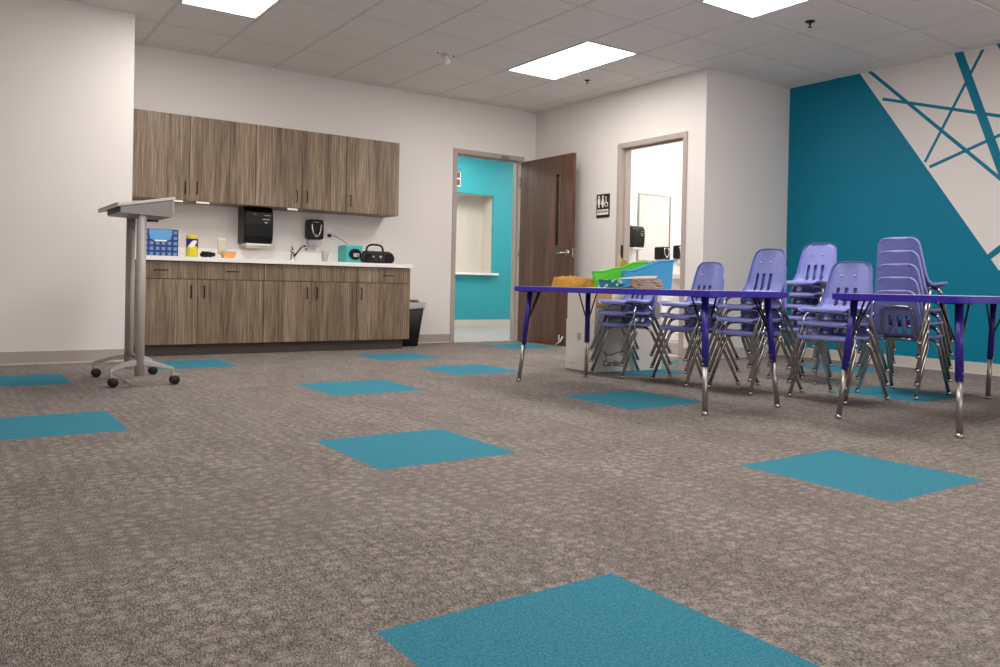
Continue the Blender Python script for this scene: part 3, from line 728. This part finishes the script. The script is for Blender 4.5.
b.add(vs, [(k*n2+i,k*n2+(i+1)%n2,(k+1)*n2+(i+1)%n2,(k+1)*n2+i) for k in range(4) for i in range(n2)]); b.build('gathered_bag_top', mat('dark_bag', (60, 54, 52), .35), r, fix=False)

# ------------------------------------------------------------------ lectern
L_ = empty('lectern', (1.045, 5.677, 0), math.radians(0.5)); tag(L_, 'grey metal lectern on four casters with a tilted white top', 'lectern')
for sgn, yc, y, xo in ((-1, -.300, -.300, -.018), (1, .150, .303, .006)):
    b = MB(); b.tube([(xo,yc,.065),(xo,yc,1.09)], .028, 20, ry=.028); b.build('column', M_silver, L_)
    b = MB(); b.tube([(xo,yc-.047*sgn,.13),(xo,yc-.047*sgn,1.07)], .013, 10); b.build('guide_tube', M_silver, L_)
    for s2 in (-1, 1):
        b = MB()
        P0 = Vector((xo,yc,.150)); P1 = Vector((xo+s2*.10,(yc+y)/2,.130)); P2 = Vector((s2*.186,y,.098)); vs = []
        for P, hw, hh in ((P0,.020,.019),(P1,.018,.015),(P2,.014,.010)):
            vs += [(P.x,P.y-hw,P.z-hh),(P.x,P.y+hw,P.z-hh),(P.x,P.y+hw,P.z+hh),(P.x,P.y-hw,P.z+hh)]
        b.add(vs, [(3,2,1,0),(8,9,10,11)]+[(k*4+i,k*4+(i+1)%4,(k+1)*4+(i+1)%4,(k+1)*4+i) for k in range(2) for i in range(4)])
        leg = b.build('foot_arm', M_silver, L_, bev=.004, seg=2)
        cx = s2*.178
        b = MB(); b.tube([(cx,y,.095),(cx,y,.058)], .010, 10); b.box(cx-.006, cx+.03, y-.006, y+.006, .050, .066); fk = b.build('caster_fork', M_silver, leg, bev=.002)
        for k in (-1, 1):
            b = MB(); b.lathe([(.0,-.009),(.024,-.009),(.029,-.004),(.029,.004),(.024,.009),(.0,.009)], (cx+.012, y+k*.017, .0295), 20, 'Y', cap=False); b.build('caster_wheel', M_rubber, leg)
b = MB(); b.tube([(-.012,-.28,.165),(0,.14,.165)], .011, 10); b.build('stretcher', M_silverdark, L_)
b = MB(); b.tube([(.03,-.20,1.03),(.10,-.20,1.03)], .006, 8); b.tube([(.03,-.20,1.03),(.03,-.10,1.03)], .006, 8); b.build('height_lever', M_blackmatt, L_)
th = math.radians(11); ca, sa = math.cos(th), math.sin(th)
def til(x, z): return (x*ca-z*sa, 1.128+x*sa+z*ca)
b = MB(); P = [til(-.165,.0), til(.172,.0), til(.172,.018), til(-.165,.018)]
b.prism(P, 'XZ', -.345, .345); b.build('desk_top', mat('lectern_laminate', (214, 212, 208), .4), L_, bev=.003)
b = MB(); P = [til(-.165,.018), til(-.150,.018), til(-.150,.026), til(-.165,.026)]; b.prism(P, 'XZ', -.335, .335); b.build('book_stop', M_silver, L_, bev=.003)
# tray under the top
b = MB(); x0, x1 = -.145, .150; zb0 = 1.062
def topz(x): return til(x, 0)[1]-.001
t = .012; ye = .10
b.prism([(x0,zb0),(x1,zb0-.012),(x1,topz(x1)),(x0,topz(x0))], 'XZ', -.335, -.335+t)
b.prism([(x0,zb0),(x1,zb0-.012),(x1,topz(x1)),(x0,topz(x0))], 'XZ', ye-t, ye)
b.prism([(x0,zb0),(x1,zb0-.012),(x1,zb0-.002),(x0,zb0+.01)], 'XZ', -.335+t, ye-t)
b.box(x1-t, x1, -.335+t, ye-t, zb0-.005, topz(x1)-.01)
b.build('storage_shelf', mat('shelf_grey', (150, 143, 140), .45, .1), L_)
b = MB(); b.box(x0-.001, x0+.006, -.335+.004, ye-.004, zb0+.006, topz(x0)-.003); q = b.build('shelf_recess_shade', M_blackmatt, L_); q['label'] = 'black panel painting the shade inside the storage shelf opening'  # black sheet closes the open side, painting the shade within
b = MB(); b.prism([(x1,zb0-.012),(x1+.012,zb0+.0),(x1+.014,topz(x1+.014)),(x1,topz(x1))], 'XZ', -.34, .34); b.build('modesty_panel', M_silver, L_, bev=.003)

# ------------------------------------------------------------------ activity tables
ZT = .665
def make_table(name, L1, W1, label):
    root = empty(name, (0,0,0)); tag(root, label, 'table')
    hx, hy = L1/2, W1/2
    b = MB(); b.m(0); poly = rrect(-hx,hx,-hy,hy,.06,8); b.prism(poly, 'XY', ZT-.0335, ZT-.001)
    b.m(1); b.prism(rrect(-hx+.003,hx-.003,-hy+.003,hy-.003,.057,8), 'XY', ZT-.001, ZT)
    b.m(2); b.prism(rrect(-hx+.01,hx-.01,-hy+.01,hy-.01,.05,8), 'XY', ZT-.0345, ZT-.0335)
    b.build('table_top', [M_tabletop, M_tabletopsurf, M_tableunder], root, bev=.003)
    for sx_ in (-1,1):
        for sy_ in (-1,1):
            foot = Vector((sx_*(hx-.062), sy_*(hy-.042), 0)); top = Vector((sx_*(hx-.115), sy_*(hy-.085), ZT-.034))
            at = lambda z: foot+(top-foot)*(z/(ZT-.034))
            b = MB(); b.tube([at(.262), at(ZT-.034)], .0190, 16); lg = b.build('leg', M_tableleg, root)
            b = MB(); b.tube([at(.018), at(.275)], .0142, 16); b.build('leg_insert', M_steel, lg)
            b = MB(); b.lathe([(.0,0),(.016,.002),(.019,.008),(.017,.016),(.013,.022)], tuple(foot), 14, cap=False); b.build('foot_glide', M_chrome, lg)
            b = MB()
            for z in (.27,.30):
                p = at(z); b.tube([p+Vector((-sx_*.0,-.021,0)), p+Vector((0,.021,0))], .0045, 8)
            b.build('adjusting_screw', M_chrome, lg)
            b = MB(); j = at(.40)
            b.tube([j, Vector((top.x-sx_*.095, top.y, ZT-.036))], .0052, 8); b.tube([j, Vector((top.x, top.y-sy_*.09, ZT-.036))], .0052, 8)
            b.build('brace', M_brace, root)
            b = MB(); b.prism(rrect(top.x-.05,top.x+.05,top.y-.05,top.y+.05,.01), 'XY', ZT-.040, ZT-.0345); b.build('mounting_plate', M_brace, root)
    return root
t1 = make_table('activity_table', 1.78, .705, 'rectangular blue edged table holding the bins and golden cloth'); t1.location = (3.655, 3.735, 0); t1.rotation_euler = (0,0,math.radians(90.6))
t2 = make_table('activity_table', 1.78, .705, 'rectangular blue edged table at the right with an empty top'); t2.location = (4.757, 2.185, 0)

# ------------------------------------------------------------------ things on the left table
# golden cloth, a crumpled bundle
def cloth(loc, rz, lx_, ly_, hz, seed, name, label):
    random.seed(seed); b = MB(); N, K = 40, 18; vs = []
    ph = [random.uniform(0,6.28) for _ in range(8)]
    for i in range(N+1):
        for j in range(K+1):
            u, v = i/N*2-1, j/K*2-1
            rr = max(0, 1-abs(u)**7)*max(0, 1-abs(v)**5)
            z = hz*(rr**.4)*(.78-.15*u+.07*math.sin(u*5+ph[0]+2*v)+.17*math.sin(v*15+ph[1]+u*3.5)+.08*math.sin(u*17+ph[2]-v*9)+.02*math.sin(u*33+v*17+ph[3]))
            x = lx_*u*(1+.05*math.sin(v*7+ph[4])); y = ly_*v*(1+.09*math.sin(u*8+ph[5]))
            zz = max(0, z); y += .007*math.sin(zz/hz*17+u*7+ph[6])*abs(v); x += .006*math.sin(zz/hz*15+v*5)*abs(u)
            vs.append((x, y, zz))
    b.add(vs, [(i*(K+1)+j,(i+1)*(K+1)+j,(i+1)*(K+1)+j+1,i*(K+1)+j+1) for i in range(N) for j in range(K)], True)
    n0 = len(b.v); b.add([(x, y, .0) for x, y, z in vs], [(i*(K+1)+j+1,(i+1)*(K+1)+j+1,(i+1)*(K+1)+j,i*(K+1)+j) for i in range(N) for j in range(K)], True)
    o = b.build(name, M_gold, loc=loc, fix=False); o.rotation_euler = (0,0,rz); return tag(o, label, 'cloth')
cloth((3.63, 4.32, ZT), math.radians(-38), .155, .085, .074, 3, 'folded_cloth', 'crumpled golden cloth bundle at the left end of the table')
# book bins: wedge-sided tubs
def book_bin(loc, rz, m, label, ln=.34, wd=.14, hb=.185, hf=.10):
    r = empty('book_bin', loc, rz); tag(r, label, 'storage bin', 'plastic book bins on the table')
    h = ln/2; w_ = wd/2; t = .0035
    side = [(-h+.012,0),(h-.012,0),(h,hb),(h-.09,hb-.006),(h-.16,hb-.038),(-.03,hf+.028),(-h+.06,hf+.003),(-h,hf)]
    b = MB(); b.prism(side, 'XZ', -w_, -w_+t); b.prism(side, 'XZ', w_-t, w_)
    b.box(-h+.012, h-.012, -w_+t, w_-t, 0, t)
    b.obox((h-.006,0,hb/2), (.002,0,0), (0,w_-t,0), (.006,0,hb/2)); b.obox((-h+.006,0,hf/2), (.002,0,0), (0,w_-t,0), (-.006,0,hf/2))
    b.build('bin_wall', m, r)
    b = MB()
    for y in (-w_-.001, w_+.001): b.tube([(x,y,z) for x,z in side[2:]], .0055, 8)
    b.tube([(h,-w_,hb),(h+.004,0,hb),(h,w_,hb)], .0065, 8); b.tube([(-h,-w_,hf),(-h,w_,hf)], .0065, 8)
    b.build('bin_rim', m, r)
    return r
book_bin((3.75, 3.755, ZT), math.radians(-33), M_blue, 'bright blue plastic book bin on the table', .310, .14, .184, .11)
book_bin((3.81, 4.08, ZT), math.radians(-33), M_green, 'bright green plastic book bin behind the blue one', .345, .14, .18, .108)
# turquoise patterned pencil box
r = empty('pencil_box', (3.685, 3.915, ZT), math.radians(-36)); tag(r, 'flat turquoise pencil box with white pattern in front of the green bin', 'box')
b = MB(); b.prism(rrect(-.158,.158,-.045,.045,.012), 'XY', 0, .045); b.build('box_body', M_turq, r, bev=.003)
b = MB(); b.prism(rrect(-.161,.161,-.048,.048,.013), 'XY', .045, .058); b.build('box_lid', M_turq, r, bev=.003)
b = MB(); b.box(-.02,.02,-.052,-.047,.030,.052); b.build('latch', M_signw, r)
# stack of brown paper bags
r = []
random.seed(9)
for k in range(7):
    b = MB(); L0, W0 = .088+random.uniform(-.006,.006), .06+random.uniform(-.004,.004); N = 12; vs = []
    z0 = k*.0082
    for i in range(N+1):
        for j in (0, 1):
            u = i/N*2-1; vs.append((L0*u, W0*(2*j-1), .0026+.0032*math.sin(i*1.7+k*1.3)*(abs(u))))
    for i in range(N+1):
        for j in (0, 1):
            u = i/N*2-1; vs.append((L0*u, W0*(2*j-1), .0066+.0032*math.sin(i*1.7+k*1.3)*(abs(u))))
    F = [(2*i,2*i+1,2*i+3,2*i+2) for i in range(N)]; q = 2*(N+1); F += [(q+2*i,q+2*i+2,q+2*i+3,q+2*i+1) for i in range(N)]
    F += [(2*i,2*i+2,q+2*i+2,q+2*i) for i in range(N)]+[(2*i+1,q+2*i+1,q+2*i+3,2*i+3) for i in range(N)]+[(0,q,q+1,1),(2*N,2*N+1,q+2*N+1,q+2*N)]
    b.add(vs, F)
    o = b.build('paper_bag', M_tan if k % 2 else M_kraft, loc=(3.595, 3.60, ZT+z0)); o.rotation_euler = (0, 0, math.radians(-33+random.uniform(-9,9)))
    lv = ['lowest', 'second from the bottom', 'third from the bottom', 'middle', 'fifth from the bottom', 'second from the top', 'topmost'][k] if k != 3 else 'fourth from the bottom'
    tag(o, 'folded brown paper bag, %s of the pile before the blue bin' % lv, 'paper bag', 'paper bags stacked in front of the blue bin')
# cream packet on top of the bags
b = MB(); b.prism([(-.135,0),(.075,.006),(.088,.022),(-.02,.018),(-.135,.004)], 'XZ', -.05, .05); o = b.build('cream_envelope', mat('cream_paper', (236, 222, 196), .7), loc=(3.585, 3.63, ZT+.0595), bev=.001, seg=1); o.rotation_euler = (0,0,math.radians(-35)); tag(o, 'cream envelope curling on top of the paper bags', 'envelope')
# white sheet curling at the table edge
b = MB(); N = 10; vs = []
for i in range(N+1):
    for j in range(N+1):
        u, v = i/N-.5, j/N-.5; vs.append((.28*u, .20*v, .002+.016*(abs(u)*2)**3*(1 if u > 0 else .1)))
b.add(vs, [(i*(N+1)+j,(i+1)*(N+1)+j,(i+1)*(N+1)+j+1,i*(N+1)+j+1) for i in range(N) for j in range(N)], True)
o = b.build('paper_sheet', M_paper, loc=(3.47, 3.78, ZT), fix=False); o.rotation_euler = (0,0,math.radians(-60)); sm = o.modifiers.new('s', 'SOLIDIFY'); sm.thickness = .001; tag(o, 'white paper sheet lying in front of the turquoise box', 'paper')
# little wooden figure in the green bin
r = empty('wooden_craft', (3.835, 4.065, ZT+.005), math.radians(-33)); tag(r, 'small wooden craft piece poking out of the green bin', 'craft')
b = MB(); b.prism([(-.025,0),(.030,0),(.036,.15),(.022,.185),(.006,.192),(-.014,.180),(-.030,.12)], 'XZ', -.007, .007); b.build('wood_piece', M_kraft, r, bev=.002)
b = MB(); b.prism([(-.028,.13),(-.010,.178),(-.022,.222),(-.040,.205)], 'XZ', -.006, .006); b.build('wood_ear', M_tan, r, bev=.002)

# ------------------------------------------------------------------ cartons behind the left table
r = empty('carton', (4.580, 4.945, 0), math.radians(-4)); tag(r, 'large white carton on the floor, lower of the two behind the chairs', 'box', 'white cartons behind the table')
b = MB(); b.box(-.35,.35,-.19,.19,0,.405); b.build('carton_body', M_carton, r, bev=.003)
b = MB(); b.prism(rrect(-.02,.035,.24,.30,.012), 'YZ', -.3515, -.35); q = b.build('hand_hole_shade', M_bag, r); q['label'] = 'grey patch painting the shaded hand hole on the carton side'  # flat grey patch, no hole: the shade inside is painted
b2 = MB(); pts = [(-.26,-.1912,.165),(-.22,-.1912,.13),(-.17,-.1912,.135),(-.10,-.1912,.158)]; b2.tube(fillet(pts, .03), .004, 6); b2.tube([(-.235,-.1912,.14),(-.225,-.1912,.10)], .003, 6); b2.build('printed_bird_mark', M_ink, r)
text_mesh('printed_name', 'Cardinal', .062, M_ink, r, Matrix.Translation((-.155, -.1915, .065)) @ Matrix.Rotation(PI/2, 4, 'X'), .0005, bold=.0012)
b = MB(); b.box(-.3515,-.350,.05,.14,.045,.052); b.build('printed_line', M_bag, r)
r = empty('carton', (4.580, 4.945, .405), math.radians(-4)); tag(r, 'white carton with its front shade painted grey, resting on top of the larger carton', 'box', 'white cartons behind the table')
b = MB(); b.m(0); b.box(-.345,.345,-.185,.185,0,.245); b.build('carton_body', M_carton, r, bev=.003)
b = MB(); b.box(-.26,.325,-.187,-.185,.01,.15); b.build('front_shade', M_cartonshade, r)  # grey sheet paints the shadow on the white carton's front
b = MB(); b.box(-.335,-.18,-.1865,-.185,.10,.243); b.build('packing_tape', M_kraft, r)

# ------------------------------------------------------------------ chairs
def chair_proto():
    root = empty('stacking_chair', (0,0,0))
    # shell: profile from seat front lip to back top, local +x is forward
    prof = [(.190,.370),(.190,.385),(.183,.396),(.168,.401),(.13,.401),(.08,.397),(.03,.393),(-.01,.391),(-.03,.394),(-.046,.403),(-.056,.418),(-.063,.445),(-.071,.48),(-.079,.52),(-.088,.56),(-.097,.60),(-.106,.64),(-.113,.672),(-.116,.688)]
    wid = [.158,.168,.174,.178,.180,.180,.178,.174,.171,.168,.165,.162,.158,.153,.148,.143,.137,.132,.129]
    # resample
    P = [Vector((a, 0, c)) for a, c in prof]; cum = [0]
    for i in range(1, len(P)): cum.append(cum[-1]+(P[i]-P[i-1]).length)
    tot = cum[-1]; NR = 76; R_ = []
    def samp(s_):
        for i in range(1, len(P)):
            if s_ <= cum[i]+1e-9:
                t = (s_-cum[i-1])/(cum[i]-cum[i-1]); return P[i-1].lerp(P[i], t), wid[i-1]+(wid[i]-wid[i-1])*t
        return P[-1], wid[-1]
    ycols = [-1,-.985,-.95,-.88,-.78,-.66,-.52,-.42]
    ys_slot = [-.070,-.059,-.048,-.030,-.011,0,.011,.030,.048,.059,.070]
    rows = []
    for k in range(NR+1):
        s_ = tot*k/NR; p, hw = samp(s_); p2, _ = samp(min(tot, s_+.004)); p1, _ = samp(max(0, s_-.004)); tg = (p2-p1).normalized(); nrm = Vector((-tg.z, 0, tg.x))   # towards the sitter
        if nrm.z < 0 and tg.z < .2: pass
        # round the corners at both ends
        e = min(s_, 1e9)/.045; e2 = (tot-s_)/.05
        for q in (e, e2):
            if q < 1: hw -= .036*(1-math.sqrt(max(0, 1-(1-q)**2)))
        rows.append((p, nrm, hw, s_))
    vs = []; cols = None
    for p, nrm, hw, s_ in rows:
        edge = [-hw*c for c in (1,.985,.95,.88,.78,.66,.55)]
        ys = edge+ys_slot+[-y for y in edge[::-1]]
        line = []
        # flange row edges turned down
        back = max(0, min(1, (p.z-.40)/.06))
        cup = .010*(1-back)+.030*back
        def pt(y):
            v = abs(y)/hw; return Vector((p.x, y, p.z))+nrm*(cup*v*v*v*(1 if back else 1))
        e0 = pt(ys[0]); e1 = pt(ys[-1])
        line = [e0-nrm*.016+Vector((0,-.002,0))]+[pt(y) for y in ys]+[e1-nrm*.016+Vector((0,.002,0))]
        vs.append(line)
    nc = len(vs[0]); V = [v for ln_ in vs for v in ln_]; F = []
    NS = len(rows)
    i0 = 1+7
    slot_cols = {i0+0, i0+1, i0+4, i0+5, i0+8, i0+9}
    for k in range(NS-1):
        zc_ = (rows[k][0].z+rows[k+1][0].z)/2; isb = rows[k][0].x < -.04
        for c in range(nc-1):
            if isb and .412 < zc_ < .524 and c in slot_cols: continue
            F.append((k*nc+c, k*nc+c+1, (k+1)*nc+c+1, (k+1)*nc+c))
    # flange along the top edge
    lastp, lastn = rows[-1][0], rows[-1][1]; o = len(V)
    for c in range(nc): V.append(V[(NS-1)*nc+c]-lastn*.015+Vector((0,0,.001)))
    for c in range(nc-1): F.append(((NS-1)*nc+c, (NS-1)*nc+c+1, o+c+1, o+c))
    b = MB(); b.add(V, F, True)
    sh = b.build('seat_shell', M_shell, root, fix=False)
    sm = sh.modifiers.new('thickness', 'SOLIDIFY'); sm.thickness = .0045; sm.offset = -1
    ss = sh.modifiers.new('smooth', 'SUBSURF'); ss.levels = 1; ss.render_levels = 1
    for y in (-.045,.045):
        b = MB(); b.lathe([(.0,.006),(.004,.0055),(.0065,.002),(.007,-.004)], (0,0,0), 10, 'X', cap=False); rv = b.build('rivet', M_chrome, sh, loc=(-.0955, y, .600)); rv.rotation_euler = (0, math.radians(-13), 0)
    tr = .0115
    def leg(name, xs, ys, xf, yf, xin):
        # foot at (xf,yf), leg rises to a bend under the seat then runs inboard
        b = MB(); Pn = [(xf,yf,.012),(xs,ys,.352),(xs-.0*xin,ys*.66,.368)]
        b.tube(fillet(Pn, [0,.06,0], 7), tr, 10); lg = b.build('leg', M_chrome, root)
        b = MB(); b.lathe([(.0,.0),(.013,.0015),(.0155,.008),(.0135,.018),(.0115,.024)], (xf,yf,0), 12, cap=False); b.build('foot_glide', M_chrome, lg)
    for sy_ in (-1,1):
        leg('leg', .088, sy_*.172, .2307, sy_*.191, 1)
        leg('leg', -.045, sy_*.172, -.2307, sy_*.1935, -1)
    for x in (.088, -.045):
        b = MB(); b.tube([(x,-.118,.368),(x,.118,.368)], tr, 10); b.build('cross_tube', M_chrome, root)
    b = MB()
    U = [(.088,-.095,.3735),(-.03,-.105,.3735),(-.074,-.108,.395),(-.086,-.108,.44),(-.113,-.100,.583),(-.113,.100,.583),(-.086,.108,.44),(-.074,.108,.395),(-.03,.105,.3735),(.088,.095,.3735)]
    b.tube(fillet(U, [0,.03,.035,.03,.045,.045,.03,.035,.03,0], 5), .0078, 8); b.build('back_frame', M_chrome, root)
    return root
proto = chair_proto()
index_children()
DZ, DX = .0868, .005
orders = {3: ['bottom', 'middle', 'topmost'], 4: ['bottom', 'second from the bottom', 'second from the top', 'topmost'], 5: ['bottom', 'second from the bottom', 'middle', 'second from the top', 'topmost']}
stacks = [(4.389,4.546,180-5.3,3,'the stack of three behind the blue book bin'),
          (4.471,3.976,180-8.8,3,'the stack of three just right of the blue book bin'),
          (4.515,3.490,180-6.9,4,'the stack of four'),
          (5.416,3.696,180+1.8,5,'the five-chair stack facing the camera side'),
          (4.670,2.975,180+.5,3,'the stack of three behind the empty table corner'),
          (5.292,2.895,2.6,5,'the five-chair stack turned away')]
first = True
for si, (x, y, a, n, desc) in enumerate(stacks):
    t = math.radians(a)
    for k in range(n):
        c = proto if first else copy_tree(proto); first = False
        dx = DX*(k) if si == 5 else DX*k
        c.location = (x+math.cos(t)*dx, y+math.sin(t)*dx, k*DZ); c.rotation_euler = (0,0,t)
        tag(c, 'periwinkle plastic chair, %s of %s' % (orders[n][k], desc), 'chair', 'stacked periwinkle chairs')

# ------------------------------------------------------------------ ceiling fittings
def sprinkler(x, y, label, sc=1):
    r = empty('sprinkler_head', (x, y, H-.002)); tag(r, label, 'sprinkler'); r.scale = (sc,)*3
    b = MB(); b.lathe([(.0,0),(.038,0),(.036,-.006),(.016,-.01),(.0,-.01)], n=20, cap=False); b.build('escutcheon', M_blackmatt, r)
    b = MB(); b.lathe([(.009,-.008),(.009,-.028),(.005,-.032)], n=10); b.lathe([(.0,-.045),(.018,-.045),(.018,-.047),(0,-.047)], n=14, cap=False)
    for s_ in (-1,1): b.tube([(s_*.009,0,-.02),(s_*.012,0,-.035),(0,0,-.045)], .002, 6)
    b.build('deflector', M_blackmatt, r)
sprinkler(5.39, 6.30, 'small dark sprinkler head beside the middle ceiling light', .75)
sprinkler(5.533, 3.838, 'round dark sprinkler head on the ceiling near the mural wall')
r = empty('ceiling_sensor', (3.788, 6.41, H-.002)); tag(r, 'small white tilted sensor fixed to the ceiling', 'sensor')
b = MB(); b.lathe([(.0,0),(.045,0),(.04,-.01),(0,-.012)], n=20, cap=False); b.build('mounting_base', M_tbar, r)
b = MB(); b.tube([(0,0,-.008),(.02,.0,-.045)], .012, 10); b.build('swivel_arm', M_tbar, r)
b = MB(); b.tube([(-.005,.015,-.03),(.012,-.02,-.075),(.014,-.024,-.08)], [.026,.030,.022], 16); b.build('sensor_lens', M_signw, r)
for s_ in (-1,1):
    b = MB(); b.lathe([(.0,0),(.009,0),(.009,-.006),(0,-.007)], (s_*.085,s_*.0,0), 10, cap=False); b.build('mount_screw', M_blackmatt, r)
